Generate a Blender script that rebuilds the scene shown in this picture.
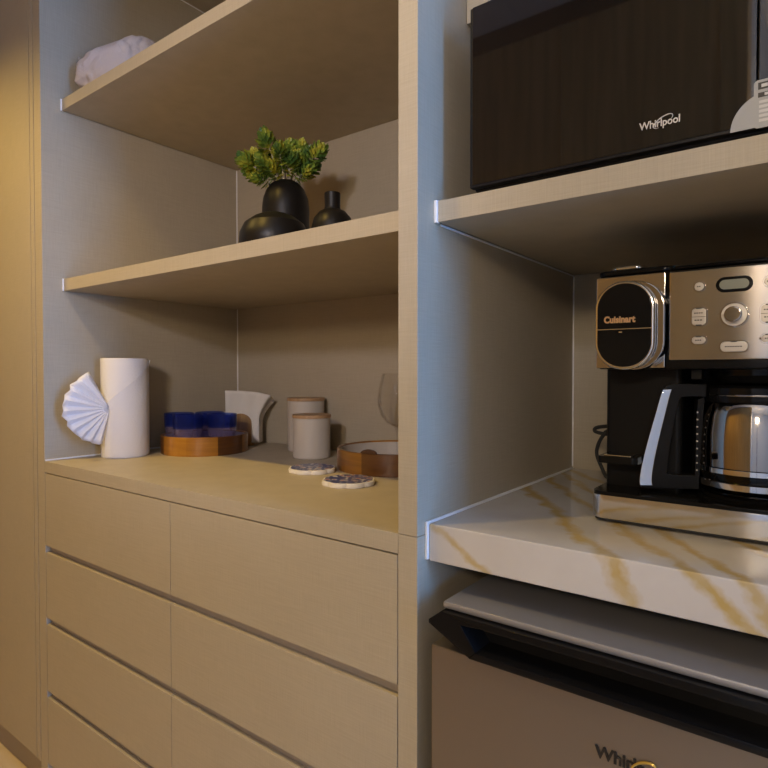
import bpy, bmesh, math, random
from mathutils import Vector, Matrix, noise
from math import sin, cos, pi, radians as R_

random.seed(7)
SC = bpy.context.scene
COL = SC.collection
for o in list(bpy.data.objects):
    bpy.data.objects.remove(o)

# ------------------------------------------------------------------ camera, light, exposure
H = 1.18                                           # eye height
cam_d = bpy.data.cameras.new('camera')
cam_d.sensor_width = 36.0
cam_d.lens = 584.3 * 36.0 / 768.0
cam_d.clip_start = 0.02
cam = bpy.data.objects.new('camera', cam_d)
cam.location = (0, -0.70, H)
cam.rotation_euler = (R_(90 - 1.158), 0, R_(37.044))
COL.objects.link(cam)
SC.camera = cam

SC.view_settings.view_transform = 'Standard'
SC.view_settings.look = 'None'
SC.view_settings.gamma = 1.0
SC.view_settings.use_curve_mapping = False
SC.view_settings.exposure = 0.0
SC.cycles.use_denoising = True
SC.cycles.max_bounces = 8
SC.cycles.transparent_max_bounces = 16
SC.cycles.caustics_reflective = False
SC.cycles.caustics_refractive = False

world = bpy.data.worlds.new('world')
SC.world = world
world.use_nodes = True
world.node_tree.nodes['Background'].inputs[0].default_value = (0.45, 0.65, 1.0, 1)
world.node_tree.nodes['Background'].inputs[1].default_value = 0.05

CEIL = 2.65
COOL = (0.12, 0.39, 1.0)
WINDOW_W = 100
LAMP_Y = -0.72
LAMPS = ((-1.98, 80, (1.0, 0.675, 0.17)), (-1.10, 42, (1.0, 0.64, 0.12)))
SPOT_AT, SPOT_TO = (-0.25, -1.43, 1.80), (-1.20, 0.50, 1.52)
SPOT_W, SPOT_COL, SPOT_DEG = 40, (0.88, 0.84, 1.0), 54
GLOBE = (0.17, -1.75, 1.68)
GLOBE_GLOW = ((1.0, 0.80, 0.56), 135)


def window_light(name, loc, size, size_y, rot, power):
    d = bpy.data.lights.new(name, 'AREA')
    d.shape = 'RECTANGLE'
    d.size, d.size_y = size, size_y
    d.color = COOL
    d.energy = power
    o = bpy.data.objects.new(name, d)
    o.location = loc
    o.rotation_euler = rot
    COL.objects.link(o)


# daylight coming in through the window in the right-hand wall
window_light('window_daylight', (2.64, -0.40, 1.35), 0.6, 2.2, (R_(90), 0, R_(90)), WINDOW_W)

# ------------------------------------------------------------------ materials
MATS = {}


def mat(name, col, rough=0.5, metal=0.0, **kw):
    m = bpy.data.materials.new(name)
    m.use_nodes = True
    b = m.node_tree.nodes['Principled BSDF']
    b.inputs['Base Color'].default_value = (*col, 1)
    b.inputs['Roughness'].default_value = rough
    b.inputs['Metallic'].default_value = metal
    for k, v in kw.items():
        b.inputs[k.replace('_', ' ')].default_value = v
    MATS[name] = m
    return m


def nd(m, typ, **props):
    n = m.node_tree.nodes.new(typ)
    for k, v in props.items():
        setattr(n, k, v)
    return n


def lk(m, a, b):
    m.node_tree.links.new(a, b)


def ramp(m, stops):
    n = nd(m, 'ShaderNodeValToRGB')
    e = n.color_ramp.elements
    while len(e) < len(stops):
        e.new(0.5)
    for el, (p, c) in zip(e, stops):
        el.position = p
        el.color = (*c, 1)
    return n


def scaled(m, sc, rot=(0, 0, 0)):
    tc = nd(m, 'ShaderNodeTexCoord')
    mp = nd(m, 'ShaderNodeMapping')
    mp.inputs['Scale'].default_value = sc
    mp.inputs['Rotation'].default_value = rot
    lk(m, tc.outputs['Object'], mp.inputs['Vector'])
    return mp.outputs['Vector']


def noise_tex(m, vec, scale, detail=3, rough=0.5, dist=0.0):
    n = nd(m, 'ShaderNodeTexNoise')
    n.inputs['Scale'].default_value = scale
    n.inputs['Detail'].default_value = detail
    n.inputs['Roughness'].default_value = rough
    n.inputs['Distortion'].default_value = dist
    lk(m, vec, n.inputs['Vector'])
    return n.outputs['Fac']


def math_(m, op, a, b=None, clamp=False):
    n = nd(m, 'ShaderNodeMath', operation=op, use_clamp=clamp)
    for i, x in enumerate((a, b)):
        if x is None:
            continue
        if isinstance(x, (int, float)):
            n.inputs[i].default_value = x
        else:
            lk(m, x, n.inputs[i])
    return n.outputs[0]


def bump(m, h, strength, dist=0.001):
    b = nd(m, 'ShaderNodeBump')
    b.inputs['Strength'].default_value = strength
    b.inputs['Distance'].default_value = dist
    lk(m, h, b.inputs['Height'])
    lk(m, b.outputs['Normal'], m.node_tree.nodes['Principled BSDF'].inputs['Normal'])


def linen(name, lo, hi, rough=0.5):
    """greige melamine with a fine woven (linen) print"""
    m = mat(name, hi, rough)
    a = noise_tex(m, scaled(m, (900, 900, 22)), 1.0, 2)
    b = noise_tex(m, scaled(m, (22, 22, 900)), 1.0, 2)
    c = noise_tex(m, scaled(m, (1, 1, 1)), 9.0, 3)
    s = math_(m, 'ADD', math_(m, 'MULTIPLY', a, 0.42), math_(m, 'MULTIPLY', b, 0.42))
    s = math_(m, 'ADD', s, math_(m, 'MULTIPLY', c, 0.16))
    r = ramp(m, [(0.34, lo), (0.62, hi)])
    lk(m, s, r.inputs[0])
    lk(m, r.outputs[0], m.node_tree.nodes['Principled BSDF'].inputs['Base Color'])
    bump(m, s, 0.12, 0.0006)
    return m


g_ = mat('globe_glow', (0.8, 0.8, 0.8), 0.4)
g_.node_tree.nodes['Principled BSDF'].inputs['Emission Color'].default_value = (*GLOBE_GLOW[0], 1)
g_.node_tree.nodes['Principled BSDF'].inputs['Emission Strength'].default_value = GLOBE_GLOW[1]
linen('laminate', (0.392, 0.335, 0.242), (0.455, 0.392, 0.286))
mat('laminate_edge', (0.40, 0.34, 0.27), 0.5)
mat('channel', (0.34, 0.29, 0.24), 0.45)
mat('sealant', (0.86, 0.86, 0.86), 0.35)
mat('plaster', (0.62, 0.61, 0.59), 0.8)
mat('ceiling_paint', (0.70, 0.69, 0.67), 0.8)
mat('dark_gap', (0.03, 0.027, 0.024), 0.7)


def wood(name, cols, sc, rough=0.35, coat=0.0, rot=(0, 0, 0)):
    m = mat(name, cols[1], rough)
    m.node_tree.nodes['Principled BSDF'].inputs['Coat Weight'].default_value = coat
    f = noise_tex(m, scaled(m, sc, rot), 1.0, 5, 0.6, 0.6)
    r = ramp(m, [(0.30, cols[0]), (0.52, cols[1]), (0.72, cols[2])])
    lk(m, f, r.inputs[0])
    lk(m, r.outputs[0], m.node_tree.nodes['Principled BSDF'].inputs['Base Color'])
    bump(m, f, 0.08, 0.001)
    return m


wood('door_wood', ((0.36, 0.22, 0.080), (0.50, 0.32, 0.125), (0.60, 0.40, 0.170)), (26, 26, 1.6), 0.45)
wood('pale_lid_wood', ((0.30, 0.17, 0.08), (0.42, 0.26, 0.13), (0.50, 0.33, 0.18)), (12, 90, 30), 0.45)
wood('holder_wood', ((0.20, 0.10, 0.03), (0.32, 0.18, 0.06), (0.42, 0.25, 0.09)), (60, 60, 8), 0.4)
wood('header_wood', ((0.05, 0.03, 0.018), (0.075, 0.045, 0.026), (0.10, 0.06, 0.035)), (1.6, 26, 26), 0.5)
wood('floor_wood', ((0.56, 0.43, 0.27), (0.64, 0.51, 0.33), (0.72, 0.59, 0.40)), (2, 14, 14), 0.4)


def stave_wood():
    """lacquered acacia hoop made of staves of different browns"""
    m = mat('stave_wood', (0.3, 0.14, 0.04), 0.3)
    b = m.node_tree.nodes['Principled BSDF']
    b.inputs['Coat Weight'].default_value = 0.4
    tc = nd(m, 'ShaderNodeTexCoord')
    g = nd(m, 'ShaderNodeTexGradient', gradient_type='RADIAL')
    lk(m, tc.outputs['Object'], g.inputs['Vector'])
    k = math_(m, 'FLOOR', math_(m, 'MULTIPLY', math_(m, 'ADD', g.outputs['Fac'], 0.028), 9.0))
    w = nd(m, 'ShaderNodeTexWhiteNoise', noise_dimensions='1D')
    lk(m, k, w.inputs['W'])
    f = noise_tex(m, scaled(m, (9, 9, 90)), 1.0, 4, 0.6, 0.5)
    v = math_(m, 'ADD', math_(m, 'MULTIPLY', w.outputs['Value'], 0.62), math_(m, 'MULTIPLY', f, 0.4))
    r = ramp(m, [(0.15, (0.07, 0.024, 0.006)), (0.45, (0.15, 0.058, 0.010)), (0.72, (0.34, 0.145, 0.016)), (0.95, (0.46, 0.22, 0.028))])
    lk(m, v, r.inputs[0])
    lk(m, r.outputs[0], b.inputs['Base Color'])
    return m


stave_wood()


def marble():
    m = mat('marble', (0.7, 0.66, 0.6), 0.12)
    b = m.node_tree.nodes['Principled BSDF']
    geo = nd(m, 'ShaderNodeNewGeometry')
    sp = nd(m, 'ShaderNodeSeparateXYZ')
    lk(m, geo.outputs['Position'], sp.inputs[0])
    mp = nd(m, 'ShaderNodeMapping')
    lk(m, geo.outputs['Position'], mp.inputs['Vector'])
    wob = math_(m, 'SUBTRACT', noise_tex(m, mp.outputs[0], 7.0, 5, 0.62), 0.5)
    wob2 = math_(m, 'SUBTRACT', noise_tex(m, mp.outputs[0], 30.0, 3, 0.6), 0.5)
    thick = noise_tex(m, mp.outputs[0], 14.0, 3, 0.6)
    total = None
    # each vein is a tilted sheet through the slab: a*x + b*y + c*z = d, with half width w
    for (a, b_, c, d, w, s) in VEINS:
        e = math_(m, 'ADD', math_(m, 'MULTIPLY', sp.outputs[0], a), math_(m, 'MULTIPLY', sp.outputs[1], b_))
        e = math_(m, 'ADD', e, math_(m, 'MULTIPLY', math_(m, 'SUBTRACT', sp.outputs[2], 0.9575), c))
        e = math_(m, 'SUBTRACT', e, d)
        e = math_(m, 'ADD', e, math_(m, 'MULTIPLY', wob, 0.060))
        e = math_(m, 'ADD', e, math_(m, 'MULTIPLY', wob2, 0.026))
        e = math_(m, 'DIVIDE', math_(m, 'ABSOLUTE', e), w)
        e = math_(m, 'SUBTRACT', 1.25, e, True)
        e = math_(m, 'MULTIPLY', math_(m, 'MULTIPLY', e, s), math_(m, 'MULTIPLY', thick, 1.7), True)
        total = e if total is None else math_(m, 'MAXIMUM', total, e)
    cloud = noise_tex(m, mp.outputs[0], 5.0, 4, 0.6)
    base = ramp(m, [(0.3, (0.52, 0.485, 0.44)), (0.7, (0.61, 0.58, 0.535))])
    lk(m, cloud, base.inputs[0])
    mx = nd(m, 'ShaderNodeMix', data_type='RGBA')
    lk(m, total, mx.inputs['Factor'])
    lk(m, base.outputs[0], mx.inputs['A'])
    mx.inputs['B'].default_value = (0.47, 0.34, 0.12, 1)
    lk(m, mx.outputs['Result'], b.inputs['Base Color'])


VEINS = [(.804, .595, .386, -.151, .0125, 1.0), (.8, .6, 1.33, -.3605, .0095, .9),
         (.8, .6, .966, -.0815, .0115, 1.0), (.8, .6, .44, -.0344, .0095, .9), (.75, .66, .7, .06, .011, .9)]
marble()

mat('black_gloss', (0.007, 0.007, 0.0075), 0.11, 0, Specular_IOR_Level=0.18)
mat('black_satin', (0.010, 0.0095, 0.009), 0.32, 0, Specular_IOR_Level=0.15)
mat('black_rubber', (0.02, 0.02, 0.02), 0.7)
mat('vase_black', (0.009, 0.008, 0.0075), 0.40, 0, Specular_IOR_Level=0.3)
mat('chrome', (0.78, 0.77, 0.75), 0.09, 1.0)
mat('dark_steel', (0.44, 0.41, 0.38), 0.07, 1.0)
mat('fridge_steel', (0.245, 0.210, 0.180), 0.33, 0.75)
mat('fridge_top', (0.34, 0.33, 0.325), 0.38, 0.5)
mat('button', (0.50, 0.46, 0.41), 0.3, 0.55)
mat('print_dark', (0.06, 0.055, 0.05), 0.6)
mat('logo_pale', (0.70, 0.66, 0.62), 0.35, 0.4)
mat('logo_copper', (0.72, 0.47, 0.26), 0.3, 0.7)
mat('logo_gold', (0.62, 0.43, 0.10), 0.3, 0.6)
mat('logo_dark', (0.02, 0.018, 0.017), 0.35, 0.3)
mat('lcd', (0.23, 0.25, 0.20), 0.3)
mat('lcd_digit', (0.09, 0.10, 0.08), 0.4)
mat('oven_glass', (0.012, 0.0085, 0.006), 0.03, 0.0, IOR=1.75)
mat('oven_body', (0.010, 0.010, 0.012), 0.35, 0, Specular_IOR_Level=0.3)
mat('sticker', (0.40, 0.41, 0.42), 0.5)
mat('sticker_white', (0.62, 0.62, 0.62), 0.5)
mat('ceramic', (0.52, 0.475, 0.415), 0.5)
mat('ceramic_white', (0.74, 0.71, 0.66), 0.4)
mat('napkin', (0.76, 0.72, 0.66), 0.85)
mat('stem', (0.50, 0.46, 0.34), 0.6)
mat('rim_dark', (0.07, 0.03, 0.012), 0.4)


def brushed(name, col, rough, sc):
    m = mat(name, col, rough, 1.0)
    f = noise_tex(m, scaled(m, sc), 1.0, 3)
    bump(m, f, 0.012, 0.0003)
    return m


brushed('panel_steel', (0.50, 0.46, 0.41), 0.10, (18, 18, 700))


def paper():
    m = mat('paper', (0.74, 0.73, 0.76), 0.9)
    v = nd(m, 'ShaderNodeTexVoronoi', feature='DISTANCE_TO_EDGE')
    v.inputs['Scale'].default_value = 1.0
    lk(m, scaled(m, (110, 110, 110)), v.inputs['Vector'])
    bump(m, v.outputs['Distance'], 0.35, 0.002)


paper()


def leaf_mat():
    m = mat('leaf', (0.1, 0.16, 0.02), 0.5)
    f = noise_tex(m, scaled(m, (1, 1, 1)), 26.0, 2)
    r = ramp(m, [(0.36, (0.06, 0.14, 0.03)), (0.50, (0.22, 0.31, 0.035)), (0.62, (0.52, 0.48, 0.05))])
    lk(m, f, r.inputs[0])
    b = m.node_tree.nodes['Principled BSDF']
    lk(m, r.outputs[0], b.inputs['Base Color'])


leaf_mat()


def coaster_top():
    """blue and white tile print with rust touches, on coaster tops"""
    m = mat('coaster_print', (0.1, 0.1, 0.3), 0.3)
    v = nd(m, 'ShaderNodeTexVoronoi', feature='F1')
    v.inputs['Scale'].default_value = 52.0
    lk(m, scaled(m, (1, 1, 1)), v.inputs['Vector'])
    r = ramp(m, [(0.0, (0.36, 0.07, 0.04)), (0.22, (0.42, 0.16, 0.12)), (0.30, (0.55, 0.56, 0.64)), (0.40, (0.02, 0.028, 0.16)), (0.66, (0.03, 0.05, 0.22)), (0.80, (0.62, 0.60, 0.62))])
    lk(m, v.outputs['Distance'], r.inputs[0])
    lk(m, r.outputs[0], m.node_tree.nodes['Principled BSDF'].inputs['Base Color'])


coaster_top()


def thin_glass(name, tint, refl=0.12, body=None):
    """clear glass: tinted see-through plus a fresnel reflection"""
    m = bpy.data.materials.new(name)
    m.use_nodes = True
    nt = m.node_tree
    nt.nodes.remove(nt.nodes['Principled BSDF'])
    out = [n for n in nt.nodes if n.type == 'OUTPUT_MATERIAL'][0]
    tr = nd(m, 'ShaderNodeBsdfTransparent')
    tr.inputs[0].default_value = (*tint, 1)
    gl = nd(m, 'ShaderNodeBsdfGlossy')
    gl.inputs['Color'].default_value = (1, 1, 1, 1)
    gl.inputs['Roughness'].default_value = 0.04
    fr = nd(m, 'ShaderNodeLayerWeight')
    fr.inputs['Blend'].default_value = refl
    mx = nd(m, 'ShaderNodeMixShader')
    lk(m, math_(m, 'MINIMUM', fr.outputs['Fresnel'], 0.40), mx.inputs[0])
    lk(m, tr.outputs[0], mx.inputs[1])
    lk(m, gl.outputs[0], mx.inputs[2])
    last = mx.outputs[0]
    if body:                                        # slightly cloudy glass
        df = nd(m, 'ShaderNodeBsdfDiffuse')
        df.inputs[0].default_value = (*body[0], 1)
        m2 = nd(m, 'ShaderNodeMixShader')
        m2.inputs[0].default_value = body[1]
        lk(m, last, m2.inputs[1])
        lk(m, df.outputs[0], m2.inputs[2])
        last = m2.outputs[0]
    lk(m, last, out.inputs['Surface'])
    MATS[name] = m


thin_glass('clear_glass', (0.97, 0.965, 0.955), 0.14)
thin_glass('lilac_glass', (0.91, 0.88, 0.95), 0.20, ((0.42, 0.34, 0.50), 0.10))
thin_glass('blue_glass', (0.48, 0.55, 0.84), 0.18, ((0.03, 0.055, 0.30), 0.17))
thin_glass('smoke_glass', (0.40, 0.37, 0.34), 0.3)
thin_glass('pane_glass', (0.96, 0.97, 0.97), 0.1)
thin_glass('film', (0.82, 0.80, 0.80), 0.35)


def bag_mat():
    m = mat('bag', (0.56, 0.50, 0.49), 0.45)
    f = noise_tex(m, scaled(m, (1, 1, 1)), 22.0, 4, 0.6, 1.0)
    bump(m, f, 0.5, 0.01)


bag_mat()


# ------------------------------------------------------------------ mesh helpers
class MB:
    """collects shapes; build() makes ONE mesh object of them"""

    def __init__(self):
        self.bm = bmesh.new()

    def box(self, x0, x1, y0, y1, z0, z1, bev=0.0, seg=2):
        t = bmesh.new()
        bmesh.ops.create_cube(t, size=1.0)
        for v in t.verts:
            v.co = Vector((x0 + (v.co.x + .5) * (x1 - x0), y0 + (v.co.y + .5) * (y1 - y0), z0 + (v.co.z + .5) * (z1 - z0)))
        if bev > 0:
            bmesh.ops.bevel(t, geom=list(t.edges), offset=bev, segments=seg, affect='EDGES', profile=0.5)
        self._merge(t)
        return self

    def _merge(self, t):
        me = bpy.data.meshes.new('tmp')
        t.to_mesh(me)
        t.free()
        self.bm.from_mesh(me)
        bpy.data.meshes.remove(me)

    def lathe(self, prof, c=(0, 0, 0), seg=48, a0=0.0, a1=2 * pi):
        """profile of (r, z); r = 0 closes to a point"""
        full = abs(a1 - a0 - 2 * pi) < 1e-6
        n = seg if full else seg + 1
        rings = []
        for r, z in prof:
            if r <= 1e-7:
                rings.append([self.bm.verts.new((c[0], c[1], c[2] + z))])
            else:
                rings.append([self.bm.verts.new((c[0] + r * cos(a0 + (a1 - a0) * i / seg), c[1] + r * sin(a0 + (a1 - a0) * i / seg), c[2] + z)) for i in range(n)])
        for A, B in zip(rings, rings[1:]):
            for i in range(seg):
                j = (i + 1) % n
                if len(A) == 1 and len(B) == 1:
                    continue
                if len(A) == 1:
                    self.bm.faces.new((A[0], B[j], B[i]))
                elif len(B) == 1:
                    self.bm.faces.new((A[i], A[j], B[0]))
                else:
                    self.bm.faces.new((A[i], A[j], B[j], B[i]))
        return self

    def tube(self, pts, r, seg=10, closed=False):
        pts = [Vector(p) for p in pts]
        n = len(pts)
        rr = r if isinstance(r, (list, tuple)) else [r] * n
        rings = []
        up = None
        for i, p in enumerate(pts):
            d = (pts[(i + 1) % n] - pts[i - 1]) if closed else (pts[min(i + 1, n - 1)] - pts[max(i - 1, 0)])
            d.normalize()
            if up is None:
                up = Vector((0, 0, 1)) if abs(d.z) < 0.9 else Vector((1, 0, 0))
            a = d.cross(up)
            a.normalize()
            b = a.cross(d)
            up = b
            rings.append([self.bm.verts.new(p + (a * cos(2 * pi * k / seg) + b * sin(2 * pi * k / seg)) * rr[i]) for k in range(seg)])
        m = n if closed else n - 1
        for i in range(m):
            A, B = rings[i], rings[(i + 1) % n]
            for k in range(seg):
                self.bm.faces.new((A[k], A[(k + 1) % seg], B[(k + 1) % seg], B[k]))
        if not closed:
            self.bm.faces.new(rings[0][::-1])
            self.bm.faces.new(rings[-1])
        return self

    def prism(self, poly, f0, f1, bev=0.0, seg=2):
        """poly of 2-D points; f0/f1 map (u, v) to the two 3-D caps"""
        t = bmesh.new()
        A = [t.verts.new(f0(*p)) for p in poly]
        B = [t.verts.new(f1(*p)) for p in poly]
        ca = t.faces.new(A[::-1])
        cb = t.faces.new(B)
        for i in range(len(poly)):
            j = (i + 1) % len(poly)
            t.faces.new((A[i], A[j], B[j], B[i]))
        bmesh.ops.recalc_face_normals(t, faces=list(t.faces))
        if bev > 0:
            es = [e for e in t.edges if (e in ca.edges or e in cb.edges)]
            bmesh.ops.bevel(t, geom=es, offset=bev, segments=seg, affect='EDGES', profile=0.5)
        self._merge(t)
        return self

    def grid(self, nu, nv, f):
        V = [[self.bm.verts.new(f(i / (nu - 1), j / (nv - 1))) for j in range(nv)] for i in range(nu)]
        for i in range(nu - 1):
            for j in range(nv - 1):
                self.bm.faces.new((V[i][j], V[i + 1][j], V[i + 1][j + 1], V[i][j + 1]))
        return self

    def build(self, name, m, parent=None, loc=None, local=False, angle=26, flat=False):
        """verts are in world space; they are moved into the frame of the thing (or of loc)"""
        bm = self.bm
        bmesh.ops.recalc_face_normals(bm, faces=list(bm.faces))
        base = Vector((0, 0, 0))
        if not local:
            r = parent
            while r is not None and r.parent is not None:
                r = r.parent
            if r is not None:
                base = r.location.copy()
            elif loc is not None:
                base = Vector(loc)
            for v in bm.verts:
                v.co -= base
        me = bpy.data.meshes.new(name)
        bm.to_mesh(me)
        bm.free()
        ms = m if isinstance(m, (list, tuple)) else [m]
        for x in ms:
            me.materials.append(MATS[x])
        if not flat:
            for p in me.polygons:
                p.use_smooth = True
            me.set_sharp_from_angle(angle=R_(angle))
        o = bpy.data.objects.new(name, me)
        COL.objects.link(o)
        if not flat:
            wn = o.modifiers.new('flat_faces', 'WEIGHTED_NORMAL')
            wn.keep_sharp = True
            wn.weight = 90
        if parent is not None:
            o.parent = parent
        elif loc is not None:
            o.location = loc
        return o


def tag(o, label, cat, group=None):
    o['label'] = label
    o['category'] = cat
    if group:
        o['group'] = group
    return o


def thing(name, label, cat, loc, rz=0.0, group=None):
    o = bpy.data.objects.new(name, None)
    o.empty_display_size = 0.05
    o.location = loc
    o.rotation_euler = (0, 0, rz)
    COL.objects.link(o)
    return tag(o, label, cat, group)


def struct(o):
    o['kind'] = 'structure'
    return o


def box(name, m, parent, x0, x1, y0, y1, z0, z1, bev=0.0008, loc=None):
    return MB().box(x0, x1, y0, y1, z0, z1, bev).build(name, m, parent, loc)


def lettering(name, s, size, m, parent, xform, extrude=0.0006, bold=0.0, space=1.0):
    """words as a mesh; xform maps text-plane (u, v, w) to world"""
    c = bpy.data.curves.new('tmp', 'FONT')
    c.body = s
    c.size = size
    c.extrude = extrude
    c.offset = bold
    c.space_character = space
    c.resolution_u = 3
    o = bpy.data.objects.new('tmp', c)
    COL.objects.link(o)
    bpy.context.view_layer.update()
    dg = bpy.context.evaluated_depsgraph_get()
    me = bpy.data.meshes.new_from_object(o.evaluated_get(dg))
    bpy.data.objects.remove(o)
    b = MB()
    b.bm.from_mesh(me)
    bpy.data.meshes.remove(me)
    w = max(v.co.x for v in b.bm.verts)
    for v in b.bm.verts:
        v.co = Vector(xform(v.co.x, v.co.y, v.co.z))
    ob = b.build(name, m, parent, flat=True)
    return ob, w


def copy_tree(o, parent=None):
    c = o.copy()
    COL.objects.link(c)
    if parent is not None:
        c.parent = parent
    for ch in list(o.children):
        copy_tree(ch, c)
    return c


def stadium(w, h, r, n=10, cx=0.0, cy=0.0):
    """rounded rectangle outline"""
    r = min(r, w / 2, h / 2)
    P = []
    for (sx, sy, a) in ((1, 1, 0), (-1, 1, pi / 2), (-1, -1, pi), (1, -1, 3 * pi / 2)):
        for k in range(n + 1):
            t = a + k * pi / 2 / n
            P.append((cx + sx * (w / 2 - r) + r * cos(t), cy + sy * (h / 2 - r) + r * sin(t)))
    return P


# ------------------------------------------------------------------ dimensions of the fitted wall
XL, XP1, XP2, XR = -1.6708, -0.5022, -0.4681, 0.15
YB = 0.6488
ZT = 2.38
zc0, zc1 = 0.9105, 0.9408        # laminate worktop
zm0, zm1 = 1.4026, 1.4352        # middle shelf / oven shelf
zu0, zu1 = 1.8920, 1.9226        # upper shelf
zM0, zM1 = 0.9019, 0.9575        # marble slab

# ------------------------------------------------------------------ the room
struct(box('floor', 'floor_wood', None, -4.2, 2.7, -3.2, 0.75, -0.05, 0.0, 0))
struct(box('ceiling', 'ceiling_paint', None, -4.2, 2.7, -3.2, 0.75, CEIL, CEIL + 0.05, 0))
struct(box('wall_back', 'plaster', None, -4.2, 2.7, 0.69, 0.75, 0, CEIL, 0))
struct(box('wall_left', 'plaster', None, -4.2, -4.1, -3.2, 0.69, 0, CEIL, 0))
struct(box('wall_front', 'plaster', None, -4.1, 2.6, -3.2, -3.1, 0, CEIL, 0))
b = MB()
wy0, wy1, wz0, wz1 = -0.72, -0.08, 0.2, 2.5
b.box(2.6, 2.7, -3.1, wy0, 0, CEIL).box(2.6, 2.7, wy1, 0.69, 0, CEIL)
b.box(2.6, 2.7, wy0, wy1, 0, wz0).box(2.6, 2.7, wy0, wy1, wz1, CEIL)
struct(b.build('wall_right', 'plaster'))
b = MB()
b.box(2.60, 2.64, wy0, wy0 + .05, wz0, wz1).box(2.60, 2.64, wy1 - .05, wy1, wz0, wz1)
b.box(2.60, 2.64, wy0, wy1, wz0, wz0 + .05).box(2.60, 2.64, wy0, wy1, wz1 - .05, wz1)
w1 = struct(b.build('window_1', 'sealant'))
# the timber-clad wall across the passage, seen mirrored in the oven and the chrome
b = MB()
b.box(-4.1, -0.22, -1.62, -1.50, 0, 2.57)
b.box(-4.1, -0.22, -1.503, -1.494, 1.98, 2.0)
for x in (-0.30, -0.86, -1.42, -1.98, -2.54, -3.1):
    b.box(x - .004, x + .004, -1.503, -1.496, 0, 2.57)
struct(b.build('wall_opposite', 'door_wood'))
struct(box('trim_1', 'header_wood', None, -4.1, -0.22, -1.62, -1.495, 2.5705, CEIL - 0.0005, 0))
struct(box('wall_passage', 'plaster', None, -0.30, -0.2195, -3.1, -1.6205, 0, CEIL, 0))

# recessed ceiling downlights
for i, (lx, pw, lc) in enumerate(LAMPS):
    t = thing('ceiling_downlight', ('recessed round downlight in the ceiling before the wardrobe', 'recessed round downlight in the ceiling before the open shelves')[i], 'ceiling light', (lx, LAMP_Y, CEIL), 0, 'downlights along the passage')
    MB().lathe([(0.040, -0.001), (0.052, -0.001), (0.052, -0.005), (0.040, -0.006), (0.040, -0.001)], (lx, LAMP_Y, CEIL)).build('trim_ring', 'sealant', t)
    d = bpy.data.lights.new('downlight_bulb', 'SPOT')
    d.energy = pw
    d.color = lc
    d.spot_size = R_(112)
    d.spot_blend = 0.5
    d.shadow_soft_size = 0.035
    o = bpy.data.objects.new('downlight_bulb', d)
    o.location = (0, 0, -0.012)
    o.parent = t
    COL.objects.link(o)

# added spotlight, out of view on the timber wall, to brighten the open shelves
SX, SY, SZ = SPOT_AT
t = thing('added_spotlight', 'added fill spotlight, out of view on the timber wall across the passage', 'lamp', (SX, -1.494, SZ))
MB().tube([(SX, -1.4935, SZ), (SX, -1.480, SZ)], .030, 24).build('mount_plate', 'black_satin', t)
aim = (Vector(SPOT_TO) - Vector(SPOT_AT)).normalized()
hb0 = Vector(SPOT_AT)
MB().tube([(SX, -1.4795, SZ), (SX, -1.455, SZ)], .006, 12).build('arm', 'black_satin', t)
hd_ = MB()
ux = aim.cross(Vector((0, 0, 1))).normalized()
uz = ux.cross(aim)
ring = lambda r, d: [tuple(hb0 + aim * d + ux * (r * cos(2 * pi * k / 24)) + uz * (r * sin(2 * pi * k / 24))) for k in range(24)]
rs = [[hd_.bm.verts.new(p) for p in ring(r, d)] for r, d in ((.012, -.030), (.034, -.028), (.036, .030), (.033, .030), (.032, -.010))]
for A_, B_ in zip(rs, rs[1:]):
    for k in range(24):
        hd_.bm.faces.new((A_[k], A_[(k + 1) % 24], B_[(k + 1) % 24], B_[k]))
hd_.bm.faces.new(rs[0])
hd_.bm.faces.new(rs[-1])
hd_.build('lamp_head', 'black_satin', t)
d = bpy.data.lights.new('added_spot_bulb', 'SPOT')
d.energy = SPOT_W
d.color = SPOT_COL
d.spot_size = R_(SPOT_DEG)
d.spot_blend = 0.7
d.shadow_soft_size = 0.06
o = bpy.data.objects.new('added_spot_bulb', d)
o.parent = t
o.location = hb0 + aim * .034 - t.location
o.rotation_euler = aim.to_track_quat('-Z', 'Y').to_euler()
COL.objects.link(o)

# globe lamp added behind the camera as warm fill for niche and drawers
GX, GY, GZ = GLOBE
t = thing('added_fill_lamp', 'added floor lamp with a glowing globe, unseen warm fill across the passage', 'lamp', (GX, GY, 0))
MB().lathe([(0, 0), (.14, 0), (.14, .012), (.02, .022), (0, .022)], (GX, GY, 0), 40).build('base', 'black_satin', t)
MB().lathe([(.011, .0222), (.011, GZ - .10)], (GX, GY, 0), 16).build('pole', 'black_satin', t)
MB().lathe([(.035, GZ - .118), (.035, GZ - .0905), (0, GZ - .0905)], (GX, GY, 0), 24).build('socket', 'black_satin', t)
MB().lathe([(0, -.09)] + [(.09 * sin(a), -.09 * cos(a)) for a in [pi * k / 20 for k in range(1, 20)]] + [(0, .09)], (GX, GY, GZ), 40).build('globe', 'globe_glow', t)

# ------------------------------------------------------------------ wardrobe at the far left
t = thing('wardrobe', 'tall beige laminate wardrobe left of the open shelves', 'wardrobe', (-2.2, 0, 0))
box('side_panel', 'laminate', t, -1.738, -1.7165, 0.0, 0.64, 0.105, 2.6)
box('door', 'laminate', t, -2.45, -1.7415, 0.0, 0.019, 0.107, 2.6, 0.0012)
box('side_panel', 'laminate', t, -2.475, -2.4535, 0.0, 0.64, 0.105, 2.6)
box('plinth', 'channel', t, -2.47, -1.718, 0.032, 0.05, 0.0, 0.104)
box('carcass', 'laminate', t, -2.45, -1.742, 0.022, 0.64, 0.108, 2.6)

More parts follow.
